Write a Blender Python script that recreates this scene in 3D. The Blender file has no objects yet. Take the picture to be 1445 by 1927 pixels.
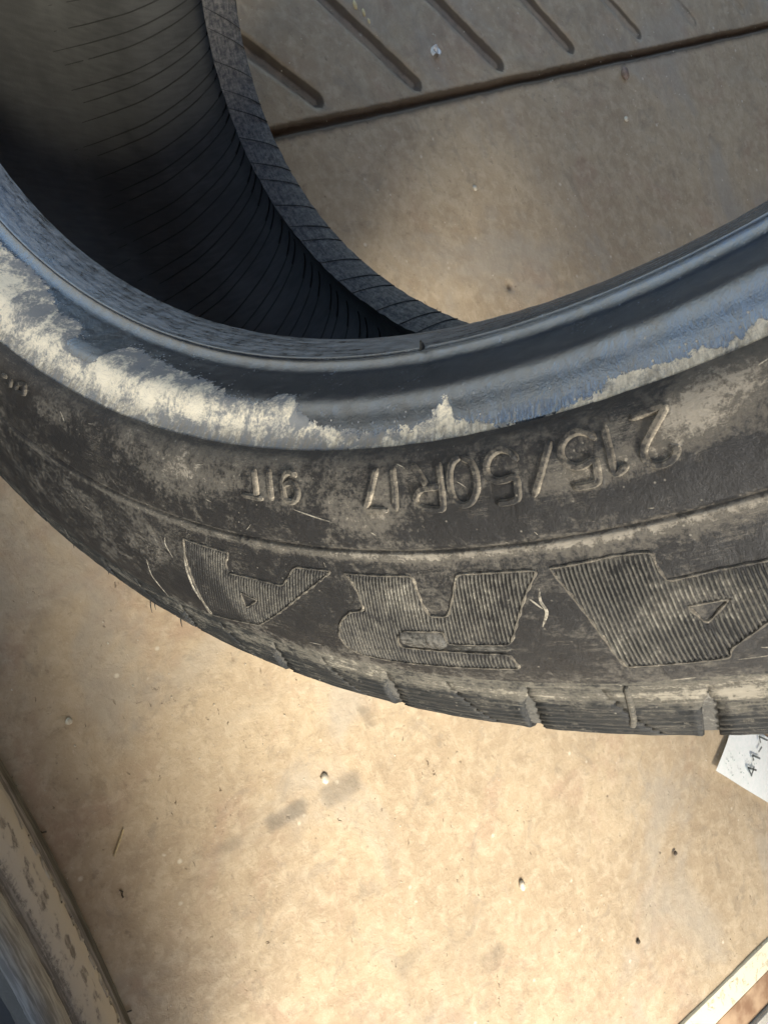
import bpy, math, random
import numpy as np
from mathutils import Matrix, Vector
random.seed(4); rng = np.random.default_rng(4)
S = bpy.context.scene
COL = S.collection
MM = 0.001

# ------------------------------------------------------------------ camera
cam = bpy.data.cameras.new("camera"); co = bpy.data.objects.new("camera", cam); COL.objects.link(co)
CR = ((0.2564383, -0.9647932, -0.0584241), (0.8178429, 0.2488006, -0.5188751), (0.5151431, 0.0852777, 0.8528513))
co.matrix_world = Matrix.Translation((0.240265, -0.127291, 0.468108)) @ Matrix(CR).to_4x4()
cam.sensor_fit = 'VERTICAL'; cam.sensor_height = 36.0; cam.lens = 36.0 * 1413.194 / 1927.0
cam.clip_start = 0.01; cam.clip_end = 400
cam.dof.use_dof = True; cam.dof.focus_distance = 0.21; cam.dof.aperture_fstop = 80
S.camera = co

# ------------------------------------------------------------------ light
SUN_DIR = Vector((0.65, -0.22, 0.72)).normalized()
w = bpy.data.worlds.new("World"); S.world = w; w.use_nodes = True
nt = w.node_tree; bg = nt.nodes['Background']
sky = nt.nodes.new('ShaderNodeTexSky'); sky.sky_type = 'NISHITA'; sky.sun_disc = False
sky.sun_elevation = math.asin(SUN_DIR.z)
sky.sun_rotation = math.atan2(SUN_DIR.x, SUN_DIR.y)
sky.air_density = 1.2; sky.dust_density = 1.5
nt.links.new(sky.outputs[0], bg.inputs[0]); bg.inputs[1].default_value = 0.15
sd = bpy.data.lights.new("sun", 'SUN'); so = bpy.data.objects.new("sun", sd); COL.objects.link(so)
sd.energy = 3.0; sd.angle = math.radians(18); sd.color = (1.0, 0.93, 0.80)
so.rotation_euler = SUN_DIR.to_track_quat('Z', 'Y').to_euler()
S.view_settings.view_transform = 'Standard'; S.view_settings.look = 'None'
S.view_settings.exposure = 1.3; S.view_settings.gamma = 1
S.render.engine = 'CYCLES'
S.cycles.use_denoising = True

# ------------------------------------------------------------------ node helper
class NT:
    def __init__(s, name):
        s.m = bpy.data.materials.new(name); s.m.use_nodes = True; s.t = s.m.node_tree
        s.b = s.t.nodes['Principled BSDF']
    def n(s, kind, **kw):
        o = s.t.nodes.new(kind)
        for k, v in kw.items():
            setattr(o, k, v)
        return o
    def put(s, sock, v):
        if isinstance(v, bpy.types.NodeSocket): s.t.links.new(v, sock)
        elif v is not None: sock.default_value = v
    def math(s, op, a, b=None, c=None, clamp=False):
        o = s.n('ShaderNodeMath', operation=op, use_clamp=clamp)
        for i, v in enumerate((a, b, c)): s.put(o.inputs[i], v)
        return o.outputs[0]
    def attr(s, name, out='Fac'):
        return s.n('ShaderNodeAttribute', attribute_name=name).outputs[out]
    def map(s, vec, scale=(1, 1, 1), loc=(0, 0, 0), rot=(0, 0, 0)):
        o = s.n('ShaderNodeMapping'); s.put(o.inputs[0], vec)
        o.inputs['Scale'].default_value = scale; o.inputs['Location'].default_value = loc
        o.inputs['Rotation'].default_value = rot
        return o.outputs[0]
    def noise(s, vec, scale, detail=4, rough=.55, dist=0.0, out=0):
        o = s.n('ShaderNodeTexNoise'); s.put(o.inputs['Vector'], vec)
        o.inputs['Scale'].default_value = scale; o.inputs['Detail'].default_value = detail
        o.inputs['Roughness'].default_value = rough; o.inputs['Distortion'].default_value = dist
        return o.outputs[out]
    def voro(s, vec, scale, feature='F1', rnd=1.0):
        o = s.n('ShaderNodeTexVoronoi', feature=feature); s.put(o.inputs['Vector'], vec)
        o.inputs['Scale'].default_value = scale; o.inputs['Randomness'].default_value = rnd
        return o
    def ramp(s, x, lo, hi, a=0.0, b=1.0):
        o = s.n('ShaderNodeMapRange', interpolation_type='SMOOTHSTEP'); s.put(o.inputs[0], x)
        o.inputs[1].default_value = lo; o.inputs[2].default_value = hi
        o.inputs[3].default_value = a; o.inputs[4].default_value = b
        return o.outputs[0]
    def mix(s, f, a, b):
        o = s.n('ShaderNodeMix', data_type='RGBA'); s.put(o.inputs[0], f)
        for i, v in ((6, a), (7, b)):
            if isinstance(v, tuple) and len(v) == 3: v = v + (1,)
            s.put(o.inputs[i], v)
        return o.outputs[2]
    def mixf(s, f, a, b):
        o = s.n('ShaderNodeMix', data_type='FLOAT'); s.put(o.inputs[0], f); s.put(o.inputs[2], a); s.put(o.inputs[3], b)
        return o.outputs[0]
    def bump(s, h, strength=.5, dist=.001, normal=None):
        o = s.n('ShaderNodeBump'); s.put(o.inputs['Height'], h); o.inputs['Strength'].default_value = strength
        o.inputs['Distance'].default_value = dist
        if normal is not None: s.put(o.inputs['Normal'], normal)
        return o.outputs[0]
    def done(s, color=None, rough=None, normal=None, spec=None):
        s.put(s.b.inputs['Base Color'], color if not (isinstance(color, tuple) and len(color) == 3) else color + (1,))
        s.put(s.b.inputs['Roughness'], rough); s.put(s.b.inputs['Normal'], normal)
        if spec is not None: s.put(s.b.inputs['Specular IOR Level'], spec)
        return s.m

# ------------------------------------------------------------------ materials
CREAM = (0.84, 0.77, 0.61)
def rubber(name, base=(0.018, 0.018, 0.019), dust=(0.27, 0.245, 0.20), amount=0.5, rough=.55, streaks=.5, chalky=True, lip=False):
    """rubber in tyre coordinates: attribute ts = (arc mm, profile mm, 0), chalk = mm inside the white residue, brown = dirt weight"""
    k = NT(name); ts = k.attr('ts', 'Vector'); chalk = k.attr('chalk'); brown = k.attr('brown')
    c0 = lambda x: k.math('SUBTRACT', x, .5)
    big = k.noise(ts, .03, 4, .6, 1.5); mid = k.noise(ts, .19, 7, .74, .8); fine = k.noise(ts, .9, 5, .8, 0)
    st = k.noise(k.map(ts, (.06, .8, 1)), 1.0, 6, .74, .25)
    d = k.math('MULTIPLY', c0(big), 2.2)
    d = k.math('ADD', d, k.math('MULTIPLY', c0(mid), 2.4))
    d = k.math('ADD', d, k.math('MULTIPLY', c0(fine), 2.8))
    d = k.math('ADD', d, k.math('MULTIPLY', k.math('MULTIPLY', c0(k.noise(ts, .38, 5, .8)), k.ramp(k.noise(k.map(ts, loc=(7, 3, 0)), .06, 2), .42, .62)), 3.2))
    d = k.math('ADD', d, k.math('MULTIPLY', c0(st), streaks * 3.0))
    d = k.math('ADD', d, k.math('MULTIPLY', brown, .75))
    d = k.math('ADD', d, amount - .5)
    d1 = k.ramp(d, -.45, .45); d2 = k.ramp(d, .55, 1.15)
    col = k.mix(k.math('MULTIPLY', d1, .38), base, dust)
    col = k.mix(k.math('MULTIPLY', d2, .75), col, tuple(min(.8, x * 1.35) for x in dust))
    # crisp pale hairline scuffs that run with the arc
    a_ = k.noise(k.map(ts, (.07, 1.5, 1), rot=(0, 0, .04)), 1.0, 5, .7, 1.2)
    sc = k.ramp(k.math('ABSOLUTE', c0(a_)), .0, .012, 1, 0)
    sc = k.math('MULTIPLY', sc, k.ramp(k.noise(ts, .09, 4, .7), .50, .62))
    col = k.mix(k.math('MULTIPLY', sc, min(1, .30 + .35 * streaks)), col, (.50, .45, .36))
    sp = k.ramp(k.voro(ts, .55).outputs['Distance'], .05, .16, 1, 0)
    sp = k.math('MULTIPLY', sp, k.ramp(k.noise(ts, .16, 3), .53, .60))
    col = k.mix(k.math('MULTIPLY', sp, .40), col, (.50, .46, .38))
    r = k.mixf(d1, rough, .8)
    h = k.math('ADD', k.math('MULTIPLY', fine, .6), k.math('ADD', k.math('MULTIPLY', mid, .9), k.math('MULTIPLY', st, .5 * streaks)))
    h = k.math('ADD', h, k.math('MULTIPLY', d2, .35))
    if lip:
        sz = k.n('ShaderNodeSeparateXYZ'); k.put(sz.inputs[0], ts)
        lm = k.math('MULTIPLY', k.ramp(k.math('ADD', sz.outputs[1], k.math('MULTIPLY', c0(mid), 3)), 15.2, 12.5), k.ramp(k.math('ADD', k.noise(k.map(ts, (.08, .7, 1)), 1, 6, .75, .2), k.math('MULTIPLY', c0(mid), .5)), .28, .72))
        lm = k.math('MULTIPLY', lm, k.ramp(sz.outputs[0], -450, -500, .25, 1.0))
        col = k.mix(k.math('MULTIPLY', lm, .60), col, (.19, .185, .17)); r = k.mixf(lm, r, .75)
        fl_ = k.math('MULTIPLY', k.ramp(k.math('ABSOLUTE', c0(k.noise(k.map(ts, (.06, 1.1, 1)), 1, 5, .75, 1.0))), 0, .02, 1, 0), k.ramp(sz.outputs[1], 15, 12))
        col = k.mix(k.math('MULTIPLY', fl_, .35), col, (.45, .43, .38))
        col = k.mix(k.math('MULTIPLY', k.ramp(k.math('ABSOLUTE', k.math('SUBTRACT', sz.outputs[1], 14.0)), 0, .5, 1, 0), .8), col, (.012, .013, .015))
    if chalky:
        # white residue: torn edge, thick cream body, thin blue-grey film, splashes
        jag = c0(k.noise(ts, .42, 7, .74, .5)); comb = c0(k.noise(k.map(ts, (1.3, .18, 1)), 1.0, 3, .6))
        e = k.math('ADD', chalk, k.math('ADD', k.math('MULTIPLY', jag, 8.5), k.math('MULTIPLY', comb, 1.0)))
        cm = k.ramp(e, -.1, .25)
        dab = k.math('MULTIPLY', k.ramp(k.voro(ts, .7).outputs['Distance'], .12, .20, 1, 0), k.ramp(k.math('ADD', chalk, k.math('MULTIPLY', jag, 9)), -3.5, -1.0))
        film = k.math('MULTIPLY', k.ramp(k.math('ADD', chalk, k.math('MULTIPLY', c0(mid), 18)), -1.0, 4.0), .22)
        col = k.mix(film, col, (.40, .42, .45))
        body = k.math('ADD', k.math('MULTIPLY', c0(k.noise(ts, .085, 5, .65, 1.0)), 3.8), k.math('ADD', k.math('MULTIPLY', c0(mid), 2.6), k.math('MULTIPLY', chalk, .07)))
        sq = k.n('ShaderNodeSeparateXYZ'); k.put(sq.inputs[0], ts); body = k.math('ADD', body, k.ramp(sq.outputs[0], -490, -455, 0, .75))
        thick = k.ramp(k.math('ADD', body, k.math('MULTIPLY', c0(fine), 2.6)), -.10, .95)
        cc = k.mix(thick, (.24, .25, .255), CREAM)
        crack = k.ramp(k.math('ABSOLUTE', c0(k.noise(k.map(ts, (.16, .45, 1), rot=(0, 0, .3)), 1.0, 5, .75, 1.0))), 0, .018, 1, 0)
        cc = k.mix(k.math('MULTIPLY', crack, .45), cc, (.22, .215, .20))
        # towards the outer ridge the residue is rubbed off in short teeth
        teeth = k.ramp(k.math('ADD', k.noise(k.map(ts, (.9, .22, 1), rot=(0, 0, .6)), 1.0, 5, .7), k.math('MULTIPLY', k.math('SUBTRACT', k.n('ShaderNodeSeparateXYZ').outputs[1], 0), 0)), .42, .60)
        sx = k.n('ShaderNodeSeparateXYZ'); k.put(sx.inputs[0], ts)
        outer = k.ramp(sx.outputs[1], 38.5, 43.5)
        cc = k.mix(k.math('MULTIPLY', k.math('MULTIPLY', outer, teeth), .62), cc, (.30, .26, .19))
        cmask = k.math('MAXIMUM', k.math('MULTIPLY', cm, k.ramp(k.math('ADD', e, k.math('MULTIPLY', body, 2.0)), -1.0, 1.5, .55, 1.0)), k.math('MULTIPLY', dab, .8))
        col = k.mix(cmask, col, cc)
        r = k.mixf(cmask, r, .92)
        h = k.math('ADD', h, k.math('MULTIPLY', cmask, k.math('ADD', .35, k.math('MULTIPLY', thick, .5))))
        h = k.math('SUBTRACT', h, k.math('MULTIPLY', k.math('MULTIPLY', outer, teeth), .5))
    if chalky: k.put(k.b.inputs['Specular IOR Level'], k.mixf(cmask, 1.0, .08)); return k.done(col, r, k.bump(h, .6, .0007))
    return k.done(col, r, k.bump(h, .6, .0007), .5)
M_SIDE = rubber('sidewall_rubber', rough=.46, amount=.10, streaks=.28, chalky=False)
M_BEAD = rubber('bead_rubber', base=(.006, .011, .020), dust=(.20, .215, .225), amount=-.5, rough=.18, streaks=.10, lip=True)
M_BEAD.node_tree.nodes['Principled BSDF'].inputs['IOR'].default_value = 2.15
M_BEAD.node_tree.nodes['Principled BSDF'].inputs['Specular Tint'].default_value = (.70, .83, 1.0, 1)  # blue in base and specular paints sky reflections into the bead
M_BEAD.node_tree.nodes['Bump'].inputs['Strength'].default_value = .35
M_TREAD = rubber('tread_rubber', base=(.015, .017, .018), dust=(.30, .275, .22), amount=.16, streaks=1.0, rough=.6, chalky=False)
M_LETTER = rubber('letter_rubber', base=(.022, .022, .022), dust=(.36, .32, .25), amount=.6, streaks=.1, chalky=False)

def liner_material():
    k = NT('liner_rubber'); ts = k.attr('ts', 'Vector')
    a = k.noise(ts, .02, 4, .6); b = k.noise(ts, .9, 4, .75); c = k.noise(k.map(ts, (.5, .07, 1)), 1, 3)
    d = k.ramp(k.math('ADD', a, k.math('MULTIPLY', c, .4)), .5, .95)
    col = k.mix(d, (.066, .067, .063), (.112, .114, .106))
    col = k.mix(k.ramp(b, .66, .8, 0, .5), col, (.30, .30, .27))
    return k.done(col, .72, k.bump(k.math('ADD', b, k.math('MULTIPLY', a, 2)), .4, .0006), .35)
M_LINER = liner_material()
k = NT('liner_line_rubber'); M_LINE = k.done((.045, .045, .041), .9, None, .2)
k = NT('far_bead_rubber'); ts = k.attr('ts', 'Vector')
_c = k.ramp(k.math('ADD', k.noise(ts, .35, 6, .75), k.math('MULTIPLY', k.noise(k.map(ts, (.12, .9, 1), rot=(0, 0, .9)), 1, 4, .7), .6)), .60, 1.05)
M_FAR = k.done(k.mix(_c, (.035, .036, .038), (.24, .225, .195)), k.mixf(_c, .45, .8), k.bump(k.noise(ts, .9, 5, .75), .7, .0008), .5)
k = NT('pale_rubber_scratch'); _t = k.attr('ts', 'Vector'); M_SCR = k.done(k.mix(k.ramp(k.noise(_t, .8, 5, .75), .35, .6), (.07, .065, .055), (.42, .385, .31)), .8)
M_SIPE = rubber('groove_floor_rubber', base=(.035, .036, .035), dust=(.22, .21, .185), amount=.75, streaks=.2, rough=.7, chalky=False)

def ground_material():
    k = NT('stained_concrete'); g = k.n('ShaderNodeNewGeometry').outputs['Position']
    st = k.attr('stain'); ok = k.attr('dirt')
    A = k.noise(g, 4.5, 4, .6, .4); B = k.noise(g, 22, 6, .62, .8); Cn = k.noise(g, 95, 5, .65, .3); F = k.noise(g, 420, 5, .85)
    v = k.math('ADD', k.math('MULTIPLY', A, .55), k.math('MULTIPLY', B, .45))
    col = k.mix(k.ramp(v, .38, .62), (.40, .305, .195), (.50, .39, .252))
    col = k.mix(k.ramp(k.noise(g, 9, 5, .6, 1.5), .52, .68, 0, .45), col, (.40, .265, .18))
    col = k.mix(k.ramp(Cn, .42, .68, 0, .42), col, (.64, .53, .37))
    col = k.mix(k.ramp(k.noise(k.map(g, loc=(3, 1, 0)), 60, 7, .8, .4), .50, .70, 0, .48), col, (.27, .20, .125))
    col = k.mix(k.ramp(F, .56, .72, 0, .5), col, (.25, .19, .12))
    col = k.mix(k.ramp(k.noise(k.map(g, loc=(5, 2, 0)), 260, 5, .8), .56, .72, 0, .55), col, (.66, .55, .40))
    col = k.mix(k.ramp(k.noise(k.map(g, loc=(7, 1, 0)), 38, 6, .72, .9), .54, .66, 0, .42), col, (.285, .235, .17))
    col = k.mix(k.ramp(k.noise(k.map(g, loc=(9, 4, 0)), 150, 5, .75), .57, .70, 0, .55), col, (.24, .18, .12))
    # small pits and pale grains
    m1 = k.math('MULTIPLY', k.ramp(k.noise(k.map(g, (1, 1.6, 1)), 170, 3, .6, .6), .66, .73), k.ramp(k.noise(g, 31, 3), .50, .60))
    col = k.mix(k.math('MULTIPLY', m1, .7), col, (.12, .08, .045))
    col = k.mix(k.ramp(k.noise(k.map(g, loc=(2, 8, 0)), 7, 5, .6, .8), .50, .66, 0, .55), col, (.40, .355, .285))
    v2 = k.voro(k.map(g, loc=(.37, .11, 0)), 75); m2 = k.math('MULTIPLY', k.ramp(v2.outputs['Distance'], .05, .16, 1, 0), k.ramp(k.noise(g, 27, 2), .56, .60))
    col = k.mix(k.math('MULTIPLY', m2, .7), col, (.75, .68, .52))
    # hair cracks
    vc = k.voro(k.n('ShaderNodeVectorMath', operation='ADD').outputs[0], 5)
    # stain blocks and ingrained dirt carried on the mesh
    sn = k.ramp(k.math('ADD', st, k.math('MULTIPLY', k.math('SUBTRACT', B, .5), 1.2)), .22, .85)
    col = k.mix(k.math('MULTIPLY', sn, .66), col, (.16, .135, .10))
    dn = k.ramp(k.math('ADD', ok, k.math('MULTIPLY', k.math('SUBTRACT', Cn, .5), .8)), .25, .9)
    col = k.mix(k.math('MULTIPLY', dn, .85), col, (.075, .052, .032))
    h = k.math('ADD', k.math('MULTIPLY', B, 1.2), k.math('ADD', k.math('MULTIPLY', Cn, .9), k.math('MULTIPLY', F, .35)))
    h = k.math('SUBTRACT', h, k.math('MULTIPLY', m1, 1.5))
    return k.done(col, k.mixf(k.ramp(A, .4, .6), .62, .85), k.bump(h, .6, .0016), .35)
M_GROUND = ground_material()

def sill_material():
    k = NT('worn_cream_paint'); g = k.n('ShaderNodeNewGeometry').outputs['Position']
    a = k.noise(g, 110, 5, .7, .8); b = k.noise(g, 28, 4, .6)
    m = k.ramp(k.math('ADD', a, k.math('MULTIPLY', b, .5)), .80, .92)
    col = k.mix(k.math('MULTIPLY', m, .75), (.78, .73, .54), (.50, .38, .20))
    return k.done(col, .5, k.bump(k.math('SUBTRACT', k.math('MULTIPLY', a, .3), m), .5, .0008))
M_SILL = sill_material()
k = NT('rusty_groove'); g = k.n('ShaderNodeNewGeometry').outputs['Position']
M_RUST = k.done(k.mix(k.ramp(k.noise(g, 40, 5), .35, .65), (.48, .33, .20), (.25, .14, .075)), .85)
k = NT('grey_kerb_concrete'); g = k.n('ShaderNodeNewGeometry').outputs['Position']
M_KERB = k.done(k.mix(k.ramp(k.noise(g, 60, 5), .35, .65), (.55, .53, .46), (.36, .34, .29)), .8)
def simple(name, a, b, scale, rough=.7, bs=.4):
    k = NT(name); g = k.n('ShaderNodeTexCoord').outputs['Object']; n = k.noise(g, scale, 5, .65)
    return k.done(k.mix(k.ramp(n, .35, .65), a, b), rough, k.bump(n, bs, .0008))
M_PEB = simple('pale_pebble', (.72, .66, .52), (.5, .42, .30), 350)
M_PEBD = simple('brown_pebble', (.28, .20, .15), (.16, .11, .08), 300)
M_STRAW = simple('dry_straw', (.70, .56, .33), (.55, .42, .22), 200)
M_CHIP = simple('white_chip', (.85, .84, .80), (.7, .68, .62), 300, .3)
M_PAPER = simple('white_paper', (.90, .90, .85), (.82, .85, .79), 260, .6, .15)
M_INK = simple('grey_ink', (.07, .08, .08), (.12, .13, .12), 400)
M_INKP = simple('pale_green_ink', (.42, .50, .44), (.55, .62, .56), 400)
M_BIT = simple('dark_grit', (.06, .045, .03), (.11, .08, .05), 300)
M_GOLD = simple('gold_flake', (.75, .62, .32), (.6, .45, .2), 300, .35)
M_SHADE_BOARD = simple('brown_shade_board', (.20, .14, .09), (.15, .10, .065), 3)  # board for the added shade panel and wall, both out of view

# ------------------------------------------------------------------ object helpers
def mesh(name, V, F, mat, parent=None, attrs=None, smooth=True, loc=None):
    me = bpy.data.meshes.new(name)
    V = np.asarray(V, float)
    me.from_pydata(V.tolist() if len(V) < 5000 else V, [], F if len(F) < 5000 else np.asarray(F)) if False else _fast(me, V, F)
    if attrs:
        for an, val in attrs.items():
            val = np.asarray(val, np.float32)
            if val.ndim == 2:
                a = me.attributes.new(an, 'FLOAT_VECTOR', 'POINT'); a.data.foreach_set('vector', val.ravel())
            else:
                a = me.attributes.new(an, 'FLOAT', 'POINT'); a.data.foreach_set('value', val)
    me.polygons.foreach_set('use_smooth', [smooth] * len(me.polygons))
    me.materials.append(mat)
    o = bpy.data.objects.new(name, me); COL.objects.link(o)
    if parent is not None: o.parent = parent
    if loc is not None: o.location = loc
    return o
def _fast(me, V, F):
    if isinstance(F, np.ndarray):
        n, w_ = F.shape
        me.vertices.add(len(V)); me.vertices.foreach_set('co', V.astype(np.float32).ravel())
        me.loops.add(n * w_); me.loops.foreach_set('vertex_index', F.astype(np.int32).ravel())
        me.polygons.add(n); me.polygons.foreach_set('loop_start', np.arange(0, n * w_, w_, dtype=np.int32))
        me.update(calc_edges=True); me.validate()
    else:
        me.from_pydata([tuple(v) for v in V], [], F)
def grid_faces(nu, nv, closed=False):
    i = np.arange(nu if closed else nu - 1); j = np.arange(nv - 1)
    I, J = np.meshgrid(i, j, indexing='ij'); I2 = (I + 1) % nu
    return np.stack([I * nv + J, I2 * nv + J, I2 * nv + J + 1, I * nv + J + 1], -1).reshape(-1, 4)
def info(o, label=None, cat=None, group=None, kind=None):
    if label: o['label'] = label
    if cat: o['category'] = cat
    if group: o['group'] = group
    if kind: o['kind'] = kind
    return o
def thing(name, label, cat, loc=(0, 0, 0), rot=None, group=None):
    o = bpy.data.objects.new(name, None); o.empty_display_size = .02; COL.objects.link(o)
    o.location = loc
    if rot is not None: o.rotation_euler = rot
    return info(o, label, cat, group)

def vnoise(x, y, seed=0):
    """cheap smooth 2-D value noise for vertex work"""
    r = np.random.default_rng(seed).random((64, 64))
    xi = np.floor(x).astype(int); yi = np.floor(y).astype(int); fx = x - xi; fy = y - yi
    fx = fx * fx * (3 - 2 * fx); fy = fy * fy * (3 - 2 * fy)
    g = lambda a, b: r[a % 64, b % 64]
    return (g(xi, yi) * (1 - fx) * (1 - fy) + g(xi + 1, yi) * fx * (1 - fy) + g(xi, yi + 1) * (1 - fx) * fy + g(xi + 1, yi + 1) * fx * fy)
def fbm(x, y, seed=0, oct=4):
    s = 0; a = .5
    for i in range(oct):
        s = s + a * vnoise(x * 2 ** i, y * 2 ** i, seed + i); a *= .5
    return s

# ------------------------------------------------------------------ tyre profiles (r, z) in mm; z points out of the near face
PO = [(215.0,0.0),(215.6,3.5),(217.0,8.0),(218.6,12.0),(219.5,13.4),(220.0,13.1),(221.3,13.5),(222.5,14.6),(223.6,17.0),(225.0,20.2),(226.3,23.4),(227.6,26.3),(229.2,28.6),(231.5,29.9),(234.2,30.6),(236.6,31.6),(239.2,33.2),(240.2,34.6),(242,36),(250,37.2),(258,36),(260.0,35.2),(260.6,34.4),(261.4,35),(263,34.7),(272,32.4),(285,27),(296,20),(302,15.6),(306.5,11.5),(310,7.5),(313,0),(315.5,-12),(318,-30),(320,-55),(321,-92)]
def dense(P, step=None, at=None):
    P = np.array(P, float); d = np.r_[0, np.cumsum(np.hypot(*np.diff(P, axis=0).T))]
    h = np.diff(d); s = np.diff(P, axis=0) / h[:, None]; m = np.zeros_like(P)
    m[1:-1] = (s[:-1] * h[1:, None] + s[1:] * h[:-1, None]) / (h[1:] + h[:-1])[:, None]; m[0] = s[0]; m[-1] = s[-1]
    t = np.arange(0, d[-1], step) if at is None else np.asarray(at, float)
    k_ = np.clip(np.searchsorted(d, t, 'right') - 1, 0, len(h) - 1); x = ((t - d[k_]) / h[k_])[:, None]; hk = h[k_][:, None]
    Q = (2*x**3-3*x**2+1)*P[k_] + (x**3-2*x**2+x)*hk*m[k_] + (-2*x**3+3*x**2)*P[k_+1] + (x**3-x**2)*hk*m[k_+1]
    return t, Q
TS, TQ = dense(PO, .1)
_d = np.r_[0, np.cumsum(np.hypot(*np.diff(np.array(PO), axis=0).T))]; _sp = _d[PO.index((239.2,33.2))]
TS = np.where(TS < _sp, TS * 44.4 / _sp, TS + 44.4 - _sp)
TN = np.gradient(TQ, axis=0); TN = np.stack([-TN[:, 1], TN[:, 0]], 1); TN /= np.linalg.norm(TN, axis=1)[:, None]
TN *= -1 if TN[500] @ np.array([0, 1]) < 0 else 1
def surf(th, s, h=0.0):
    """tyre point for angle th (deg), profile length s (mm), height h (mm) above the rubber"""
    th, s, h = np.broadcast_arrays(np.radians(np.asarray(th, float)), np.asarray(s, float), np.asarray(h, float))
    r = np.interp(s, TS, TQ[:, 0]); z = np.interp(s, TS, TQ[:, 1])
    nr = np.interp(s, TS, TN[:, 0]); nz = np.interp(s, TS, TN[:, 1])
    r = r + nr * h; z = z + nz * h
    return np.stack([r * np.cos(th), r * np.sin(th), z], -1) * MM
RU = 250.0
def tsattr(th, s):
    th, s = np.broadcast_arrays(np.asarray(th, float), np.asarray(s, float))
    return np.stack([np.radians(th) * RU, s, 0 * s], -1)

DUSTB = [(-200, 30), (-165, 22), (-153.7,20.0),(-151.2,18.5),(-148.1,19.2),(-144.2,25.2),(-141.3,24.5),(-139,30),(-136.7,29.5),(-135.7,23.0),(-132.4,24.2),(-129.7,25.8),(-126.7,27.5),(-123.5,31.8),(-120.9,33.8),(-119.9,30.2),(-118.6,29.9),(-117.6,35),(-116.8,37.2),(-115,39.0),(-113.2,40.5),(-111.5,40.5),(-109.6,40.5),(-108.5,37.8),(-107.9,34.8),(-107.5,40.8),(-106.3,41.5),(-104.5,44.0),(-103.2,45.2),(-102.3,44.0),(-100.7,42.5),(-99.5,40.5),(-98,41.5),(-96.3,41.6),(-95.7,43.2),(-94.6,42.0),(-94.15,40.5),(-93.8,42.0),(-80, 42), (0, 41)]
BROWN = [(-125.5,92,2.5,8,-.8),(-96.5,62,2.2,4,-1.3),(-99,63,3,2.5,-.9),(-106,62,4,3,-.9),(-110.5,64,2,2,-.5),(-137,58,5,4,-.7),(-105,93,1.2,5,-.9),(-118,93,2.5,5,-.6),(-115.5,62,2,3,-.5),(-129,92,3,7,-.5),(-95.5,47,1.5,4,.6),(-120,69.5,30,.7,.9),(-100,68.6,14,.6,.9),(-98.2,54.5,1.0,4,.7),(-99.9,55,.5,4,.8),(-101.2,56.5,.9,3,.9),(-103,54,.7,4,.5),(-104.6,55,.9,5,.5),(-106.8,54,.9,4,.35),(-108.6,56,.9,4,.5),(-111,55,1.2,5,.8),(-116.3,53,.6,4,.8),(-118.9,54,.9,4,.7),(-114.5,55,1.2,4,.5),(-126.3,53,3,6,1.0),(-123.2,53,2.5,5,.9),(-130,49,2.5,5,.8),(-136,53.5,3.5,4,.5),(-96.8,51,3,4,1.1),(-97.6,56,1.5,4,.9),(-100.4,56.8,1.6,3,.9),(-102.3,57,1.2,3,.7),(-113,61,2.5,4,.9),(-129.3,78,3,10,.6),(-117.5,104,5,3,.9),(-96.6,70,6,3,1.0),(-110,69,16,1.6,.9),(-128,68,6,1.2,.7),(-95,50,3,6,.8),(-120,47.5,8,2.2,.9),(-104,48,5,1.5,.5),(-106,106,14,3.5,.8),(-98,108,6,6,.8),(-140,60,8,8,.25),(-113,76,1.5,5,.4),(-108.5,76,1.5,5,.4)]
def fields(th, s):
    th, s = np.broadcast_arrays(th, s)
    b = np.interp(th, [p[0] for p in DUSTB], [p[1] for p in DUSTB])
    up_ = s - b
    ch = np.minimum(up_, (44.0 - s) * 1.3 + 1.0)
    # residue thins out under a torn window on the left
    for t0, s0, a, c, wgt in ((-138.6, 33.5, 3.2, 4.0, 7), (-132.5, 30.5, 1.7, 2.6, 5), (-144.5, 34, 1.6, 3, 4), (-125.5, 33.5, 1.2, 1.6, 3)):
        ch = ch - wgt * np.exp(-((th - t0) / a) ** 2 - ((s - s0) / c) ** 2)
    br = 0 * s
    for t0, s0, a, c, wgt in BROWN:
        br = br + wgt * np.exp(-((th - t0) / a) ** 2 - ((s - s0) / c) ** 2)
    return ch, br

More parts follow.
